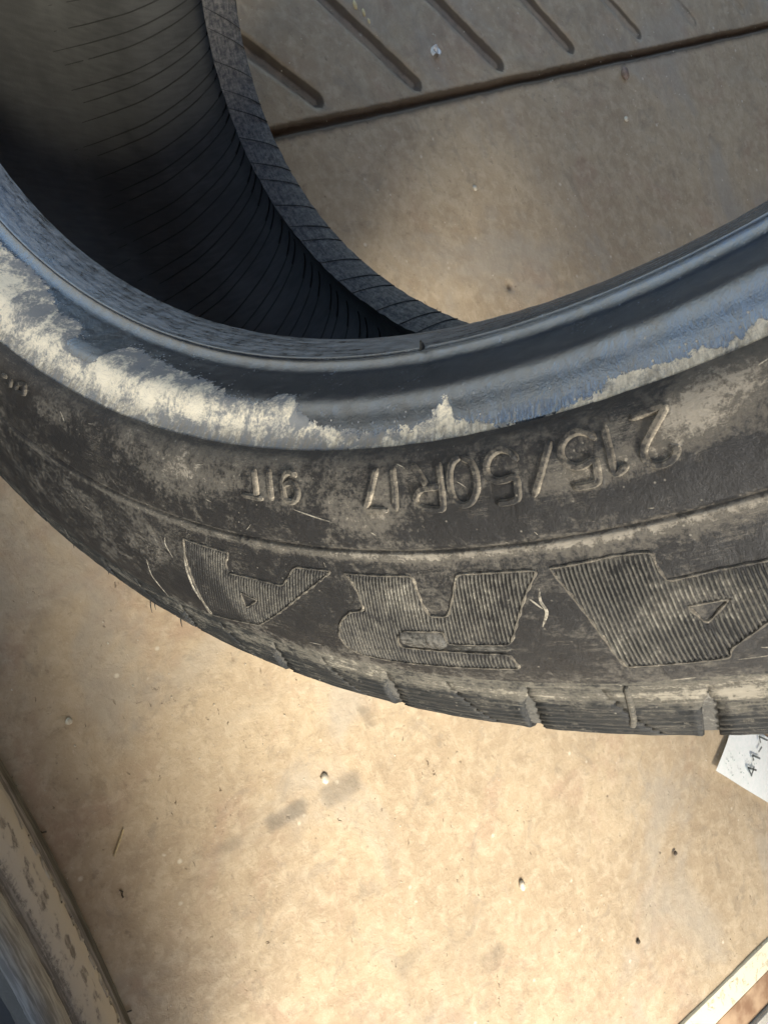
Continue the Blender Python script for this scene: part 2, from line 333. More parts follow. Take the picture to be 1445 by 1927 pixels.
def revolve(name, th, s, mat, parent, off=None, rough=.0, use_fields=True, closed=False):
    T, Sg = np.meshgrid(th, s, indexing='ij')
    h = rough * (fbm(np.radians(T) * 60 + 240, Sg * .25 + 9, 3) - .5) * np.clip(np.minimum(T - TH[0], TH[-1] - T) / 4, 0, 1) if rough else 0 * T
    V = surf(T, Sg, h)
    if off is not None: V = V + off
    at = {'ts': tsattr(T, Sg).reshape(-1, 3)}
    if use_fields:
        ch, br = fields(T, Sg); at['chalk'] = ch.ravel(); at['brown'] = br.ravel()
    else:
        at['chalk'] = np.full(T.size, -20.); at['brown'] = np.zeros(T.size)
    return mesh(name, V.reshape(-1, 3), grid_faces(len(th), len(s), closed), mat, parent, at)
def revolve_poly(name, P, th, step, mat, parent, off, rough=0, z0=0):
    t, Q = dense(P, step); t = np.r_[t]; 
    T, I = np.meshgrid(np.radians(th), np.arange(len(Q)), indexing='ij')
    r = Q[I, 0]; z = Q[I, 1]
    if rough: r = r + rough * (fbm(T * 50 + 330, z * .12 + 50, 8) - .5) * np.clip(np.degrees(np.minimum(T - T.min(), T.max() - T)) / 4, 0, 1)
    V = np.stack([r * np.cos(T), r * np.sin(T), z], -1) * MM + off
    at = {'ts': np.stack([T * RU, t[I] + z0, 0 * T], -1).reshape(-1, 3), 'chalk': np.full(T.size, -20.), 'brown': np.zeros(T.size)}
    return mesh(name, V.reshape(-1, 3), grid_faces(len(th), len(Q)), mat, parent, at)

# world frame of the leaning tyre: rows = tyre axes -> world
MT = Matrix(((-0.22364919, -0.97466967, 0.0), (0.35911747, -0.0824036, -0.92964739), (0.90609915, -0.20791488, 0.36845043)))
TYRE_O = Vector((0, 0, 0.358355))
contact_t = Vector((-0.9745, 0.2236, 0)) * .307 + Vector((0, 0, -.198))   # lowest point, tyre frame
base = MT @ contact_t + TYRE_O
tyre = thing('car_tyre', 'worn black car tyre in the foreground with size marking 215/50R17 on its sidewall', 'tyre', base)
tyre.rotation_euler = MT.to_euler()
OFF = -np.array(contact_t)
def place(o):                       # child meshes keep tyre coordinates; shift by the base point
    return o
fine = np.arange(-166, -78, .13); rest = np.linspace(-77.9, 194, 370)
TH = np.r_[fine, rest]
sw_bead = np.r_[np.arange(0, 13, .6), np.arange(13, 16, .25), np.arange(16, 44.2, .6), 44.2]
sw_side = np.r_[np.arange(44.2, 48, .3), np.arange(48, 66, .7), np.arange(66, 69, .2), np.arange(69, 103, .8), 103.]
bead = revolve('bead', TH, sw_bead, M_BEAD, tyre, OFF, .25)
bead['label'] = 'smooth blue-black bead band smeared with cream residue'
side = revolve('sidewall', TH, sw_side, M_SIDE, tyre, OFF, .35)

# tread bed, far sidewall, far bead and liner
bed = [(305.7,11.0),(309.0,7.4),(311.9,0.5),(314.2,-12),(316.5,-30),(318.4,-55),(319.4,-92),(318,-129),(316.5,-154),(314.2,-172),(309,-187),(303,-199),(296,-206),(285,-212),(272,-217),(258,-220.5),(246,-221),(236,-218),(228,-212),(223,-204),(220.5,-196),(219.8,-190)]
TH2 = np.linspace(-166, 194, 541)
sh = revolve('shoulder', TH, np.r_[np.arange(103, 107, .5), 107.0], M_TREAD, tyre, OFF, .3)
def bedsurf():
    s_ = np.r_[np.arange(106, 130, 1.0), np.arange(130, 222, 4.0), 226.1]; T, Sg = np.meshgrid(TH, s_, indexing='ij')
    hh = -.75 * np.clip((Sg - 106) / 2, 0, 1) + .3 * (fbm(T * 1.1 + 300, Sg * .6, 12) - .5) * np.clip(np.minimum(T - TH[0], TH[-1] - T) / 4, 0, 1)
    ch, br = fields(T, Sg)
    mesh('tread_bed', (surf(T, Sg, hh) + OFF).reshape(-1, 3), grid_faces(len(TH), len(s_)), M_SIPE, tyre, {'ts': tsattr(T, Sg).reshape(-1, 3), 'chalk': ch.ravel(), 'brown': br.ravel()})
bedsurf()
tb = revolve_poly('far_shoulder', [(320.25, -92)] + [(318,-129),(316.5,-154),(314.2,-172),(309,-187),(303,-199),(296,-206),(285,-212),(272,-217),(258,-220.5),(247,-220),(243,-214),(236,-203),(227,-195.5),(222,-191.8),(219.8,-190)], TH2, 2.0, M_TREAD, tyre, OFF)
G = [(219.8,-190),(221.6,-185.8),(226,-180.5),(232.2,-176)]
fb = revolve_poly('far_bead', G, np.linspace(-250, -90, 641), .5, M_FAR, tyre, OFF, 1.2)
fb2 = revolve_poly('far_bead', G, np.linspace(-90, 110, 401), .8, M_FAR, tyre, OFF, 1.2)
LP = [(232.2,-176),(235,-181),(241,-194),(250,-203),(262,-207),(276,-205),(292,-196),(303,-184),(309,-164),(312,-130),(312.5,-92),(312,-55),(309,-20),(303,0),(292,12),(276,22),(262,26),(250,23),(240,12),(234,0),(228,-5),(221,-3),(215,0)]
ln = revolve_poly('inner_liner', LP, np.linspace(-80, 280, 515), 2.0, M_LINER, tyre, OFF, 1.0)
# mould lines across the liner, each a thin raised strip
_t, GQ = dense(G, .5)
def crease():
    V = []; F = []; n = len(GQ)
    for i in range(n):
        r, z = GQ[i]; dr, dz = GQ[min(i+1, n-1)] - GQ[max(i-1, 0)]; L_ = math.hypot(dr, dz); nr, nz = -dz / L_, dr / L_
        if nr > 0: nr, nz = -nr, -nz
        a0 = math.radians(-3.4 * i / n); wd = .38 * math.sin(math.pi * (i + .5) / n)
        for da, hh in ((-wd, -.3), (0, .62), (wd, -.3)):
            a = a0 + da / 226; V.append(((r + nr*hh) * math.cos(a) * MM, (r + nr*hh) * math.sin(a) * MM, (z + nz*hh) * MM))
    for i in range(n - 1):
        for q in range(2): F.append((i*3+q, i*3+q+1, i*3+q+4, i*3+q+3))
    return V, F
V, F = crease(); c0_ = mesh('bead_crease', V, F, M_LINE, tyre)
for i in range(96):
    o = c0_ if i == 0 else c0_.copy()
    if i: COL.objects.link(o); o.parent = tyre
    o.location = OFF; o.rotation_euler = (0, 0, math.radians(i * 3.75 + .6 * math.sin(i * 2.1)))
_t, LQ = dense(LP, 1.0)
def liner_strip():
    i0, i1 = 30, 165; V = []; F = []
    idx = list(range(i0, i1, 3)); n = len(idx)
    for j, i in enumerate(idx):
        r, z = LQ[i]; dr, dz = LQ[i + 1] - LQ[i - 1]; L_ = math.hypot(dr, dz); nr, nz = -dz / L_, dr / L_
        if nr > 0: nr, nz = -nr, -nz
        a0 = math.radians(11.0 * (i - i0) / (i1 - i0)); tp = min(1, j / 6, (n - 1 - j) / 16); wd = .15 + .5 * tp
        for da, hh in ((-wd, -.8), (-wd * .5, .35), (wd * .5, .35), (wd, -.8)):
            a = a0 + da / 310; hq = hh if hh < 0 else -.25 + (hh + .25) * tp; rr = r + nr * hq; zz = z + nz * hq
            V.append((rr * math.cos(a) * MM, rr * math.sin(a) * MM, zz * MM))
    for j in range(n - 1):
        for q in range(3): F.append((j * 4 + q, j * 4 + q + 1, j * 4 + q + 5, j * 4 + q + 4))
    return V, F
V, F = liner_strip()
l0 = mesh('liner_line', V, F, M_LINE, tyre)
for i in range(180):
    o = l0 if i == 0 else l0.copy()
    if i: COL.objects.link(o); o.parent = tyre
    o.location = OFF; o.rotation_euler = (0, 0, math.radians(i * 2.0 + .35 * math.sin(i * 2.3)))

# raised strokes ---------------------------------------------------------------
def resample(P, step):
    P = np.array(P, float); P[:, 0] = np.radians(P[:, 0]) * RU
    # smooth with Chaikin, then even steps
    d = np.r_[0, np.cumsum(np.hypot(*np.diff(P, axis=0).T))]; t = np.linspace(0, d[-1], max(4, int(d[-1] / step) + 1))
    Q = np.stack([np.interp(t, d, P[:, 0]), np.interp(t, d, P[:, 1])], 1)
    for _ in range(5):
        Q[1:-1] = .25 * Q[:-2] + .5 * Q[1:-1] + .25 * Q[2:]
    return Q
EDGE = []
def stroke_geo(P, wd, hh, V, F, A, step=.4, closed=False, taper=False, jit=0):
    Q = resample(P, step); n = len(Q)
    if n < 3: return
    T = np.gradient(Q, axis=0); T /= np.linalg.norm(T, axis=1)[:, None] + 1e-9; N = np.stack([-T[:, 1], T[:, 0]], 1)
    sec = [(-1.35, -.12), (-1.0, .70), (-.72, 1.0), (.72, 1.0), (1.0, .70), (1.35, -.12)]
    b = len(V)
    for i in range(n):
        f_ = 1.0
        if taper: f_ = max(.12, math.sin(math.pi * (i + .5) / n) ** .6)
        elif not closed: f_ = min(1, .45 + i * .3, .45 + (n - 1 - i) * .3)
        wj = wd * f_ * (1 + jit * math.sin(i * .9 + b))
        for a, h_ in sec:
            u, s = Q[i] + N[i] * a * wj * .5
            V.append(surf(math.degrees(u / RU), s, h_ * hh * f_)); A.append((u, s, 0)); EDGE.append(1.0 if h_ < 0 else (.35 if h_ < 1 else -.25))
    for i in range(n - 1):
        for q in range(5): F.append((b + i * 6 + q, b + i * 6 + q + 1, b + i * 6 + q + 7, b + i * 6 + q + 6))
    F.append(tuple(b + q for q in range(6))[::-1]); F.append(tuple(b + (n - 1) * 6 + q for q in range(6)))
def strokes(name, Ps, wd, hh, mat, parent=None, brown=0.0, edge=0.0, smooth=False, **kw):
    V, F, A = [], [], []; EDGE.clear()
    for P in Ps: stroke_geo(P, wd, hh, V, F, A, **kw)
    A = np.array(A); ch, br = fields(np.degrees(A[:, 0] / RU), A[:, 1])
    return mesh(name, np.array(V) + OFF, F, mat, tyre if parent is None else parent, {'ts': A, 'chalk': ch * 0 - 20, 'brown': br * .5 + brown + np.array(EDGE) * edge}, smooth=smooth)
LET = [('2', [(-99.26, 50.0), (-97.79, 50.0), (-98.35, 52.25), (-98.79, 54.0), (-99.06, 55.25), (-99.13, 56.75), (-98.97, 58.0), (-98.71, 58.5), (-98.3, 58.5), (-97.94, 57.5), (-97.85, 56.25)]), ('1', [(-100.25, 49.75), (-100.25, 53.25), (-100.33, 58.3), (-99.74, 57.0)]), ('5', [(-100.69, 51.75), (-100.84, 50.5), (-101.3, 49.5), (-101.82, 50.0), (-102.14, 51.25), (-102.24, 53.25), (-102.0, 54.75), (-101.54, 55.5), (-101.13, 55.0), (-100.87, 54.5), (-100.95, 56.75), (-101.0, 58.75), (-101.61, 58.75), (-102.08, 58.5)]), ('slash', [(-102.53, 50.0), (-103.1, 54.25), (-103.77, 58.75)]), ('5', [(-104.1, 52.0), (-104.34, 50.25), (-104.84, 49.25), (-105.34, 50.0), (-105.64, 52.0), (-105.61, 53.75), (-105.19, 55.0), (-104.63, 54.75), (-104.3, 54.5), (-104.36, 56.5), (-104.43, 58.75), (-105.06, 59.0), (-105.49, 58.75)]), ('0', [(-106.83, 49.5), (-106.3, 50.5), (-106.11, 52.75), (-106.21, 55.75), (-106.6, 58.0), (-107.07, 58.5), (-107.44, 57.25), (-107.54, 54.5), (-107.41, 51.5), (-107.18, 49.75), (-106.83, 49.5)]), ('R', [(-107.95, 49.75), (-107.93, 54.0), (-108.04, 58.75), (-108.98, 58.25), (-109.43, 57.25), (-109.43, 55.75), (-109.07, 54.25), (-107.92, 54.25)], [(-108.67, 54.25), (-108.98, 51.75), (-109.43, 49.25)]), ('1', [(-110.49, 49.5), (-110.45, 53.75), (-110.6, 58.25)]), ('7', [(-111.42, 49.5), (-111.77, 53.5), (-112.31, 57.9), (-111.03, 58.0)]), ('9', [(-116.56, 51.0), (-116.87, 50.0), (-117.26, 50.25), (-117.44, 51.75), (-117.45, 54.25), (-117.42, 55.75), (-117.18, 56.75), (-116.77, 56.5), (-116.48, 55.25), (-116.42, 53.75), (-116.68, 52.5), (-117.08, 52.25), (-117.42, 53.25)]), ('1', [(-118.5, 49.75), (-118.34, 53.25), (-118.31, 56.7)]), ('T', [(-119.53, 50.0), (-119.39, 53.25), (-119.36, 56.25)], [(-120.45, 56.3), (-119.66, 56.4), (-118.95, 56.6)]), ('D', [(-142.2, 51.25), (-141.35, 49.75), (-141.12, 52.5), (-142.1, 53.5), (-142.2, 51.25)]), ('O', [(-142.88, 51.0), (-142.83, 53.25), (-143.37, 53.25)]), ('T', [(-144.03, 51.5), (-143.47, 51.75)])]
for g_ in LET:
    o = strokes('raised_character', g_[1:], 1.0, .85, M_LETTER, brown=(.15 if g_[0] == 'T' else -.3), edge=1.0)
    o['label'] = 'raised character %s moulded in the sidewall' % g_[0]

# big ribbed letters --------------------------------------------------------------
BIG = [('A', [(-126.03, 73.75), (-122.42, 73.75), (-122.92, 77.25), (-122.93, 80.25), (-120.99, 79.75), (-119.0, 80.0), (-117.76, 73.75), (-115.38, 73.5), (-117.99, 82.0), (-122.17, 97.5), (-126.39, 102.0), (-126.31, 91.25), (-126.27, 80.5)], [(-122.47, 86.0), (-121.27, 87.0), (-122.56, 91.5)], (-122.95, 77.75), (-124.15, 95.5)),
 ('R', [(-114.64, 73.75), (-112.88, 73.75), (-110.74, 73.5), (-110.7, 80.0), (-110.58, 83.5), (-109.6, 83.5), (-108.98, 78.5), (-108.44, 73.25), (-106.49, 73.25), (-104.66, 73.5), (-105.57, 78.5), (-106.41, 84.75), (-107.17, 90.75), (-108.74, 91.0), (-110.24, 91.25), (-110.16, 87.5), (-112.29, 88.25), (-112.88, 90.75), (-112.95, 93.6), (-110.15, 93.5), (-107.47, 93.5), (-107.27, 98.0), (-110.33, 98.75), (-113.87, 99.5), (-115.73, 99.0), (-116.35, 97.0), (-116.46, 93.0), (-115.92, 88.0), (-115.1, 84.5), (-114.14, 83.5), (-114.11, 79.0), (-114.33, 75.25)], None, (-108.32, 73.25), (-108.92, 90.75)),
 ('A', [(-104.14, 73.5), (-102.94, 73.25), (-101.43, 72.75), (-100.04, 73.25), (-100.13, 75.5), (-99.97, 79.25), (-98.23, 78.75), (-96.56, 79.0), (-95.3, 78.9), (-94.8, 83.0), (-96.9, 89.0), (-99.0, 95.5), (-99.05, 97.6), (-100.89, 97.75), (-102.93, 97.75), (-103.1, 91.0), (-103.36, 84.5), (-103.7, 79.0)], [(-99.67, 84.75), (-98.17, 84.5), (-99.3, 89.0)], (-102.25, 74.0), (-102.28, 92.5))]
def ribbed_letter(name, poly, hole, d0, d1, pitch=.80):
    tou = lambda P: np.array([(math.radians(a) * RU, s) for a, s in P])
    P = tou(poly); loops = [P] + ([tou(hole)] if hole else [])
    d = tou([d0, d1]); d = d[1] - d[0]; d /= np.linalg.norm(d); nrm = np.array([-d[1], d[0]])
    # field plate slightly sunk: outline bead
    root = strokes('large_letter', [list(poly) + [poly[0]]] + ([list(hole) + [hole[0]]] if hole else []), .34, .40, M_LETTER, brown=.35, edge=.4, step=.5, jit=.5)
    root['label'] = 'large moulded letter %s filled with fine ribs' % name
    V, F, A = [], [], []
    lo = min((P @ nrm)); hi = max((P @ nrm)); c = lo + pitch * .5; kk = 0
    while c < hi:
        xs = []
        for L_ in loops:
            a_ = L_ @ nrm - c; m = len(L_)
            for i in range(m):
                a, b = a_[i], a_[(i + 1) % m]
                if (a < 0) != (b < 0):
                    f_ = a / (a - b); q = L_[i] * (1 - f_) + L_[(i + 1) % m] * f_; xs.append(float(q @ d))
        xs.sort()
        for j in range(0, len(xs) - 1, 2):
            a, b = xs[j] + .18, xs[j + 1] - .18
            if b - a < .5: continue
            n = max(3, int((b - a) / 1.2)); t = np.linspace(a, b, n); base_ = len(V)
            for i_, x in enumerate(t):
                wob = .02 * math.sin(x * 1.7 + kk)
                end = (.5 if i_ in (0, n - 1) else 1) * (1 - .85 * (1 / (1 + math.exp(-((-123.6 - math.degrees((d[0]*x + nrm[0]*c) / RU)) + ((d[1]*x + nrm[1]*c) - 88) / 9) / .5))))
                hh = (.46 + .06 * math.sin(x * .6 + kk * 1.3) + .04 * math.sin(kk * 2.1)) * end
                for w_, h_ in ((-.40, -.06), (-.15, hh), (.15, hh), (.40, -.06)):
                    u, s = d * x + nrm * (c + w_ * pitch * .95 + wob)
                    V.append((u, s, h_)); A.append((u, s, 0))
            for i in range(n - 1):
                for q in range(3): F.append((base_ + i*4 + q, base_ + i*4 + q + 1, base_ + i*4 + q + 5, base_ + i*4 + q + 4))
        c += pitch; kk += 1
    V = np.array(V); A = np.array(A); W = surf(np.degrees(V[:, 0] / RU), V[:, 1], V[:, 2]) + OFF
    ch, br = fields(np.degrees(A[:, 0] / RU), A[:, 1])
    fac = np.array(F)
    o = mesh('letter_rib', W, fac, M_RIB, root, {'ts': A, 'chalk': ch, 'brown': br * .5 - .4 + 1.9 * np.clip(V[:, 2] / .4, 0, 1)}, smooth=False)
    o['kind'] = 'stuff'
M_RIB = rubber('rib_rubber', base=(.014, .014, .014), dust=(.26, .245, .205), amount=-.15, streaks=.1, rough=.6, chalky=False)
for nme, P, hl, a, b in BIG: ribbed_letter(nme, P, hl, a, b)

# wear bar: smooth plug with a thin rail leading right -------------------------------------
def pad(th0, th1, s0, s1, hh, name, mat, lab=None, nu=26, nv=9):
    u = np.linspace(-1, 1, nu); v = np.linspace(-1, 1, nv); U, Vv = np.meshgrid(u, v, indexing='ij')
    half = np.sqrt(np.clip(1 - np.clip((np.abs(U) - .55) / .45, 0, 1) ** 2, 0, 1)) * .999 + .001
    T = (th0 + th1) / 2 + U * (th1 - th0) / 2; s = (s0 + s1) / 2 + Vv * half * (s1 - s0) / 2
    h_ = hh * np.clip(1 - np.abs(Vv) ** 3.0, 0, 1) * np.clip(half * 1.4, 0, 1) - .08
    h_ = h_ + .12 * hh * np.sin(U * 23) * (U > .1)
    ch, br = fields(T, s)
    o = mesh(name, (surf(T, s, h_) + OFF).reshape(-1, 3), grid_faces(nu, nv), mat, tyre, {'ts': tsattr(T, s).reshape(-1, 3), 'chalk': ch.ravel(), 'brown': br.ravel() * 0})
    if lab: o['label'] = lab
M_PLUG = rubber('scuffed_plug_rubber', base=(.03, .031, .03), dust=(.34, .32, .28), amount=.5, streaks=.6, rough=.35, chalky=False)
pad(-112.75, -110.25, 87.9, 93.2, 1.1, 'mould_plug', M_PLUG, 'smooth scuffed oblong plug on the ribbed letter R')
pad(-110.2, -107.2, 91.2, 93.0, .35, 'mould_rail', M_PLUG)

# scratches, whiskers and tufts -------------------------------------------------------------
def scr(P, wd=.35, hh=.12, name='scratch'): return strokes(name, [P], wd, hh, M_SCR, step=.5, taper=True, brown=1)
scr([(-126.2, 76.7), (-126.55, 84), (-126.6, 92), (-126.2, 101.7)], .45, .3)
scr([(-130.3, 87.5), (-130.6, 95), (-130.2, 104)], .3)
scr([(-104.9, 77.5), (-105.1, 80.5), (-104.9, 82.5), (-105.45, 86.6)], .5)
scr([(-105.5, 79.5), (-105.1, 82.0)], .3)
scr([(-137.2, 51.2), (-136.9, 52), (-136.6, 53.2)], .3)
scr([(-117.0, 58.2), (-114.6, 60.6)], .25); scr([(-127.6, 74.5), (-127.9, 78), (-127.5, 82)], .35)
for _ in range(26):
    a = -146 + 52 * random.random(); s0 = random.choice([random.uniform(48, 66), random.uniform(69, 100), random.uniform(98, 106)])
    da = random.uniform(-.6, .6); ds = random.uniform(-1.5, 2.5)
    if s0 > 97: da = random.uniform(.5, 2.2) * random.choice((-1, 1)); ds = random.uniform(-.4, .4)
    scr([(a, s0), (a + da * .5 + .06, s0 + ds * .5), (a + da, s0 + ds)], random.uniform(.10, .2), .05)
def whisker(th, s, ln_, dr, name='rubber_whisker', r0=.28):
    p0 = surf(th, s, -.2)
    V = []; F = []; n = 6; dr = Vector(dr).normalized(); side_ = dr.cross(Vector((0, 0, 1))).normalized(); up2 = side_.cross(dr)
    for i in range(n):
        f_ = i / (n - 1); c = Vector(p0) + dr * ln_ * MM * f_ + side_ * (.12 * ln_ * MM * math.sin(f_ * 2.6)); r_ = r0 * MM * (1 - .7 * f_)
        for q in range(5): V.append(tuple(c + side_ * r_ * math.cos(q * 1.2566) + up2 * r_ * math.sin(q * 1.2566)))
    for i in range(n - 1):
        for q in range(5): F.append((i*5+q, i*5+(q+1) % 5, (i+1)*5+(q+1) % 5, (i+1)*5+q))
    V = np.array(V) + OFF
    mesh(name, V, F, M_TREAD, tyre, {'ts': V * 1000, 'chalk': np.full(len(V), -20.), 'brown': np.zeros(len(V))})
for th_, s_, l_ in ((-143, 126, 3), (-134.6, 124, 5), (-134.2, 124, 3), (-131.8, 124, 3.5), (-139, 125, 2)):
    a = math.radians(th_); whisker(th_, s_, l_, (math.cos(a + .5), math.sin(a + .5), .1))

whisker(-111.5, 14.4, 2.0, (.4, .7, .5), r0=.8)
# tread blocks ---------------------------------------------------------------------------------
def zig(v, n=4.5, a=1): return a * (np.abs(((v * n) % 1) - .5) * 4 - 1)
def block(th0, th1, e0, e1, name='tread_block'):
    """block between two profile-dependent edges e0(s), e1(s) (deg offsets), s 106..215"""
    s = np.r_[105.2, np.arange(106, 127, .33), np.arange(128, 175, 3.0)]
    nu = 9; out = []; T = []; Hh = []
    u = np.linspace(0, 1, nu)
    for j, sv in enumerate(s):
        a = th0 + e0(sv); b = th1 + e1(sv)
        T.append(a + (b - a) * u)
    T = np.array(T).T; Sg = np.broadcast_to(s, T.shape)
    step = .35 * np.clip((Sg - 105.2) / 1.5, 0, 1)
    rib = (.13 * np.sin(Sg * 2.6 + .8 * np.sin(T * .7)) + .55 * (fbm(T * 1.3 + 300, Sg * 1.1 + 20, 77) - .5)) * (Sg > 107)     # circumferential wear lines
    lines = -.38 * np.exp(-(((Sg + .25 * np.sin(T * 1.1)) % 2.3 - 1.15) / .26) ** 2) * (Sg > 109) * (Sg < 127) * np.clip(fbm(T * .9 + 300, Sg * .7, 5) * 2.4 - .5, 0, 1)
    h = step - .05 + rib + lines
    top = surf(T, Sg, h) + OFF; A = tsattr(T, Sg)
    edgeU = surf(T[[0, -1]], Sg[[0, -1]], -6.0) + OFF
    V = np.concatenate([top.reshape(-1, 3), edgeU.reshape(-1, 3)])
    ns = len(s); Fq = grid_faces(nu, ns).tolist(); b0 = nu * ns
    for j in range(ns - 1):
        Fq.append([j, j + 1, b0 + j + 1, b0 + j]); k0 = (nu - 1) * ns
        Fq.append([k0 + j + 1, k0 + j, b0 + ns + j, b0 + ns + j + 1])
    At = np.concatenate([A.reshape(-1, 3), tsattr(T[[0, -1]], Sg[[0, -1]]).reshape(-1, 3)])
    ch, br = fields(np.degrees(At[:, 0] / RU), At[:, 1])
    return V, np.array(Fq), {'ts': At, 'chalk': ch, 'brown': br}
def slant(s): return -.055 * (np.asarray(s) - 110)
proto = {}
# pitch: lug groove, half block, zigzag sipe, half block
PITCH = 7.2
half0 = lambda s: slant(s) + .02 + .30 * min(1, max(0, (s - 107) / 4)) ** 1.5 + .05 * math.sin(s * 1.9)
zz = lambda s: -slant(s) * .9 - .2 + (.16 * (abs(((s * .42) % 1) - .5) * 4 - 1) if s > 108 else 0)
zz1 = lambda s: zz(s) - (.06 if s > 108.5 else 0.0)
zz2 = lambda s: zz(s) + (.06 if s > 108.5 else 0.0)
half1 = lambda s: slant(s) - .02 - .30 * min(1, max(0, (s - 107) / 5)) ** 1.5 - .05 * math.sin(s * 2.3)
LUG0 = -107.9
VA, FA, AA = block(0, 3.9, half0, zz1); VB, FB, AB = block(3.9, 7.2, zz2, half1)
def rotated(V, deg):
    a = math.radians(deg); c, s_ = math.cos(a), math.sin(a); X = V - OFF
    return np.stack([X[:, 0]*c - X[:, 1]*s_, X[:, 0]*s_ + X[:, 1]*c, X[:, 2]], 1)
far = {}
for kx in range(50):
    th0 = LUG0 - 6 * 7.2 + kx * PITCH
    vis = -170 < th0 < -80
    for tag_, (V, Fq, A) in (('a', (VA, FA, AA)), ('b', (VB, FB, AB))):
        if vis:
            At = A['ts'].copy(); At[:, 0] += math.radians(th0) * RU
            ch, br = fields(np.degrees(At[:, 0] / RU), At[:, 1]); br = br - .55 * np.clip((At[:, 1] - 110) / 6, 0, 1) + .5 * np.exp(-((At[:, 1] - 108) / 1.6) ** 2)
            o = mesh('tread_block', rotated(V, th0) + OFF, Fq, M_TREAD, tyre, {'ts': At, 'chalk': ch, 'brown': br})
        else:
            if tag_ not in far:
                far[tag_] = mesh('tread_block', rotated(V, 0), Fq, M_TREAD, tyre, A); o = far[tag_]
            else:
                o = far[tag_].copy(); COL.objects.link(o); o.parent = tyre
            o.location = OFF; o.rotation_euler = (0, 0, math.radians(th0))
# mould rib standing across the shoulder at the right
V, Fc, A = [], [], []
stroke_geo([(-103.35, 104.2), (-103.6, 110), (-103.9, 116), (-104.3, 121)], 1.0, .8, V, Fc, A, step=.7)
V = [tuple(v) for v in V]
mesh('mould_rib', np.array(V) + OFF, Fc, M_TREAD, tyre, {'ts': np.array(A), 'chalk': np.full(len(V), -20.), 'brown': np.full(len(V), .9)})['label'] = 'narrow raised rib crossing the tread shoulder'

# ------------------------------------------------------------------ second tyre, standing at the lower left
T2C = np.array([0.43889, -0.18011, 0.3161]); yaw, lean = -.133, .174
ax = np.array([math.sin(yaw)*math.cos(lean), math.cos(yaw)*math.cos(lean), math.sin(lean)]); ux = np.array([0, 0, 1.]) - ax[2]*ax; ux /= np.linalg.norm(ux); ex = np.cross(ux, ax)
R2 = Matrix([[ex[i], ux[i], ax[i]] for i in range(3)])
base2 = T2C + ux * -.3209
t2 = thing('car_tyre', 'dusty second tyre standing on edge at the lower left, its sidewall caked in cream dust', 'tyre', base2, R2.to_euler())
OFF2 = np.array((0, .3209, 0))
def rub2(name, base, cream, rough=.6):
    k = NT(name); ts = k.attr('ts', 'Vector'); c = k.attr('chalk')
    a = k.noise(ts, .35, 6, .75, .6); f_ = k.noise(ts, 2.4, 4, .8); b = k.noise(k.map(ts, (.05, .4, 1)), 1, 4)
    m = k.ramp(k.math('ADD', c, k.math('ADD', k.math('MULTIPLY', k.math('SUBTRACT', a, .5), 2.4), k.math('MULTIPLY', k.math('SUBTRACT', f_, .5), 1.2))), .25, .75)
    col = k.mix(k.ramp(b, .35, .7), base, tuple(x * 2.2 + .02 for x in base)); col = k.mix(m, col, cream)
    return k.done(col, k.mixf(m, rough, .9), k.bump(k.math('ADD', m, f_), .6, .0007))
M2S = rub2('dusty_sidewall_rubber', (.17, .165, .15), (.58, .565, .50)); M2B = rub2('hazy_bead_rubber', (.17, .185, .18), (.5, .5, .46), .4)
M2T = rub2('dusty_tread_rubber', (.075, .073, .055), (.3, .27, .2))
P2 = [(214.0,6.0),(214.6,8.5),(216.5,11.5),(219.0,13.6),(222.5,15.2),(227,15.8),(231,15.2),(234.5,13.2),(236.5,11.2),(237.5,11.0),(239.5,13.5),(243,17.5),(250,21.5),(262,24.2),(275,24.2),(288,21.5),(296,18.6),(300,17.6),(303,18.6),(308,21),(313,22.4),(316.5,21.6),(318.8,17.5),(320.4,8),(321,0),(317,-30),(305,-80)]
P2r = [(305,-80),(292,-130),(280,-165),(268,-190),(250,-205),(232,-203),(220,-196),(215,-184)]
th2 = np.r_[np.arange(-150, -55, .3), np.linspace(-54.9, 210, 178)]
def rev2(name, P, mat, fn, t0=0):
    t, Q = dense(P, 1.0 if len(P) < 22 else 2.0); t = t + 0; Q = np.vstack([Q, P[-1]]); t = np.r_[t, t[-1] + 1]
    T, I = np.meshgrid(np.radians(th2), np.arange(len(Q)), indexing='ij'); r = Q[I, 0]; z = Q[I, 1]
    n_ = fbm(T * 40 + 40, r * .2, 21)
    V = np.stack([r*np.cos(T), r*np.sin(T), z + .8*(n_-.5)*np.clip(np.degrees(np.minimum(T-T.min(), T.max()-T))/5, 0, 1)], -1)*MM + OFF2
    return mesh(name, V.reshape(-1, 3), grid_faces(len(th2), len(Q)), mat, t2, {'ts': np.stack([T*RU, r + 0*z, z], -1).reshape(-1, 3), 'chalk': fn(r, T, n_).ravel(), 'brown': 0*r.ravel()})
rev2('bead', P2[:10], M2B, lambda r, T, n_: -1.0 + 1.0*(r > 236))
rev2('sidewall', P2[9:20], M2S, lambda r, T, n_: (np.clip((r - 262 + 40*(n_-.45)) / 12, -1.2, 1.4) + .85) * (r < 304) - 1.5*(r >= 304) + .9*np.exp(-((r-246)/4)**2) + .35)
rev2('tread', P2[19:], M2T, lambda r, T, n_: -.5 + 0*r)
rev2('far_sidewall', P2r, M2T, lambda r, T, n_: -1 + 0*r)
rev2('inner_liner', [(215, -184), (228, -182), (248, -188), (266, -170), (278, -145), (290, -105), (298, -55), (303, -8), (298, 5), (285, 12), (262, 12), (240, 6), (228, 0), (217, 1), (214, 6)], M_LINER, lambda r, T, n_: -9 + 0*r)
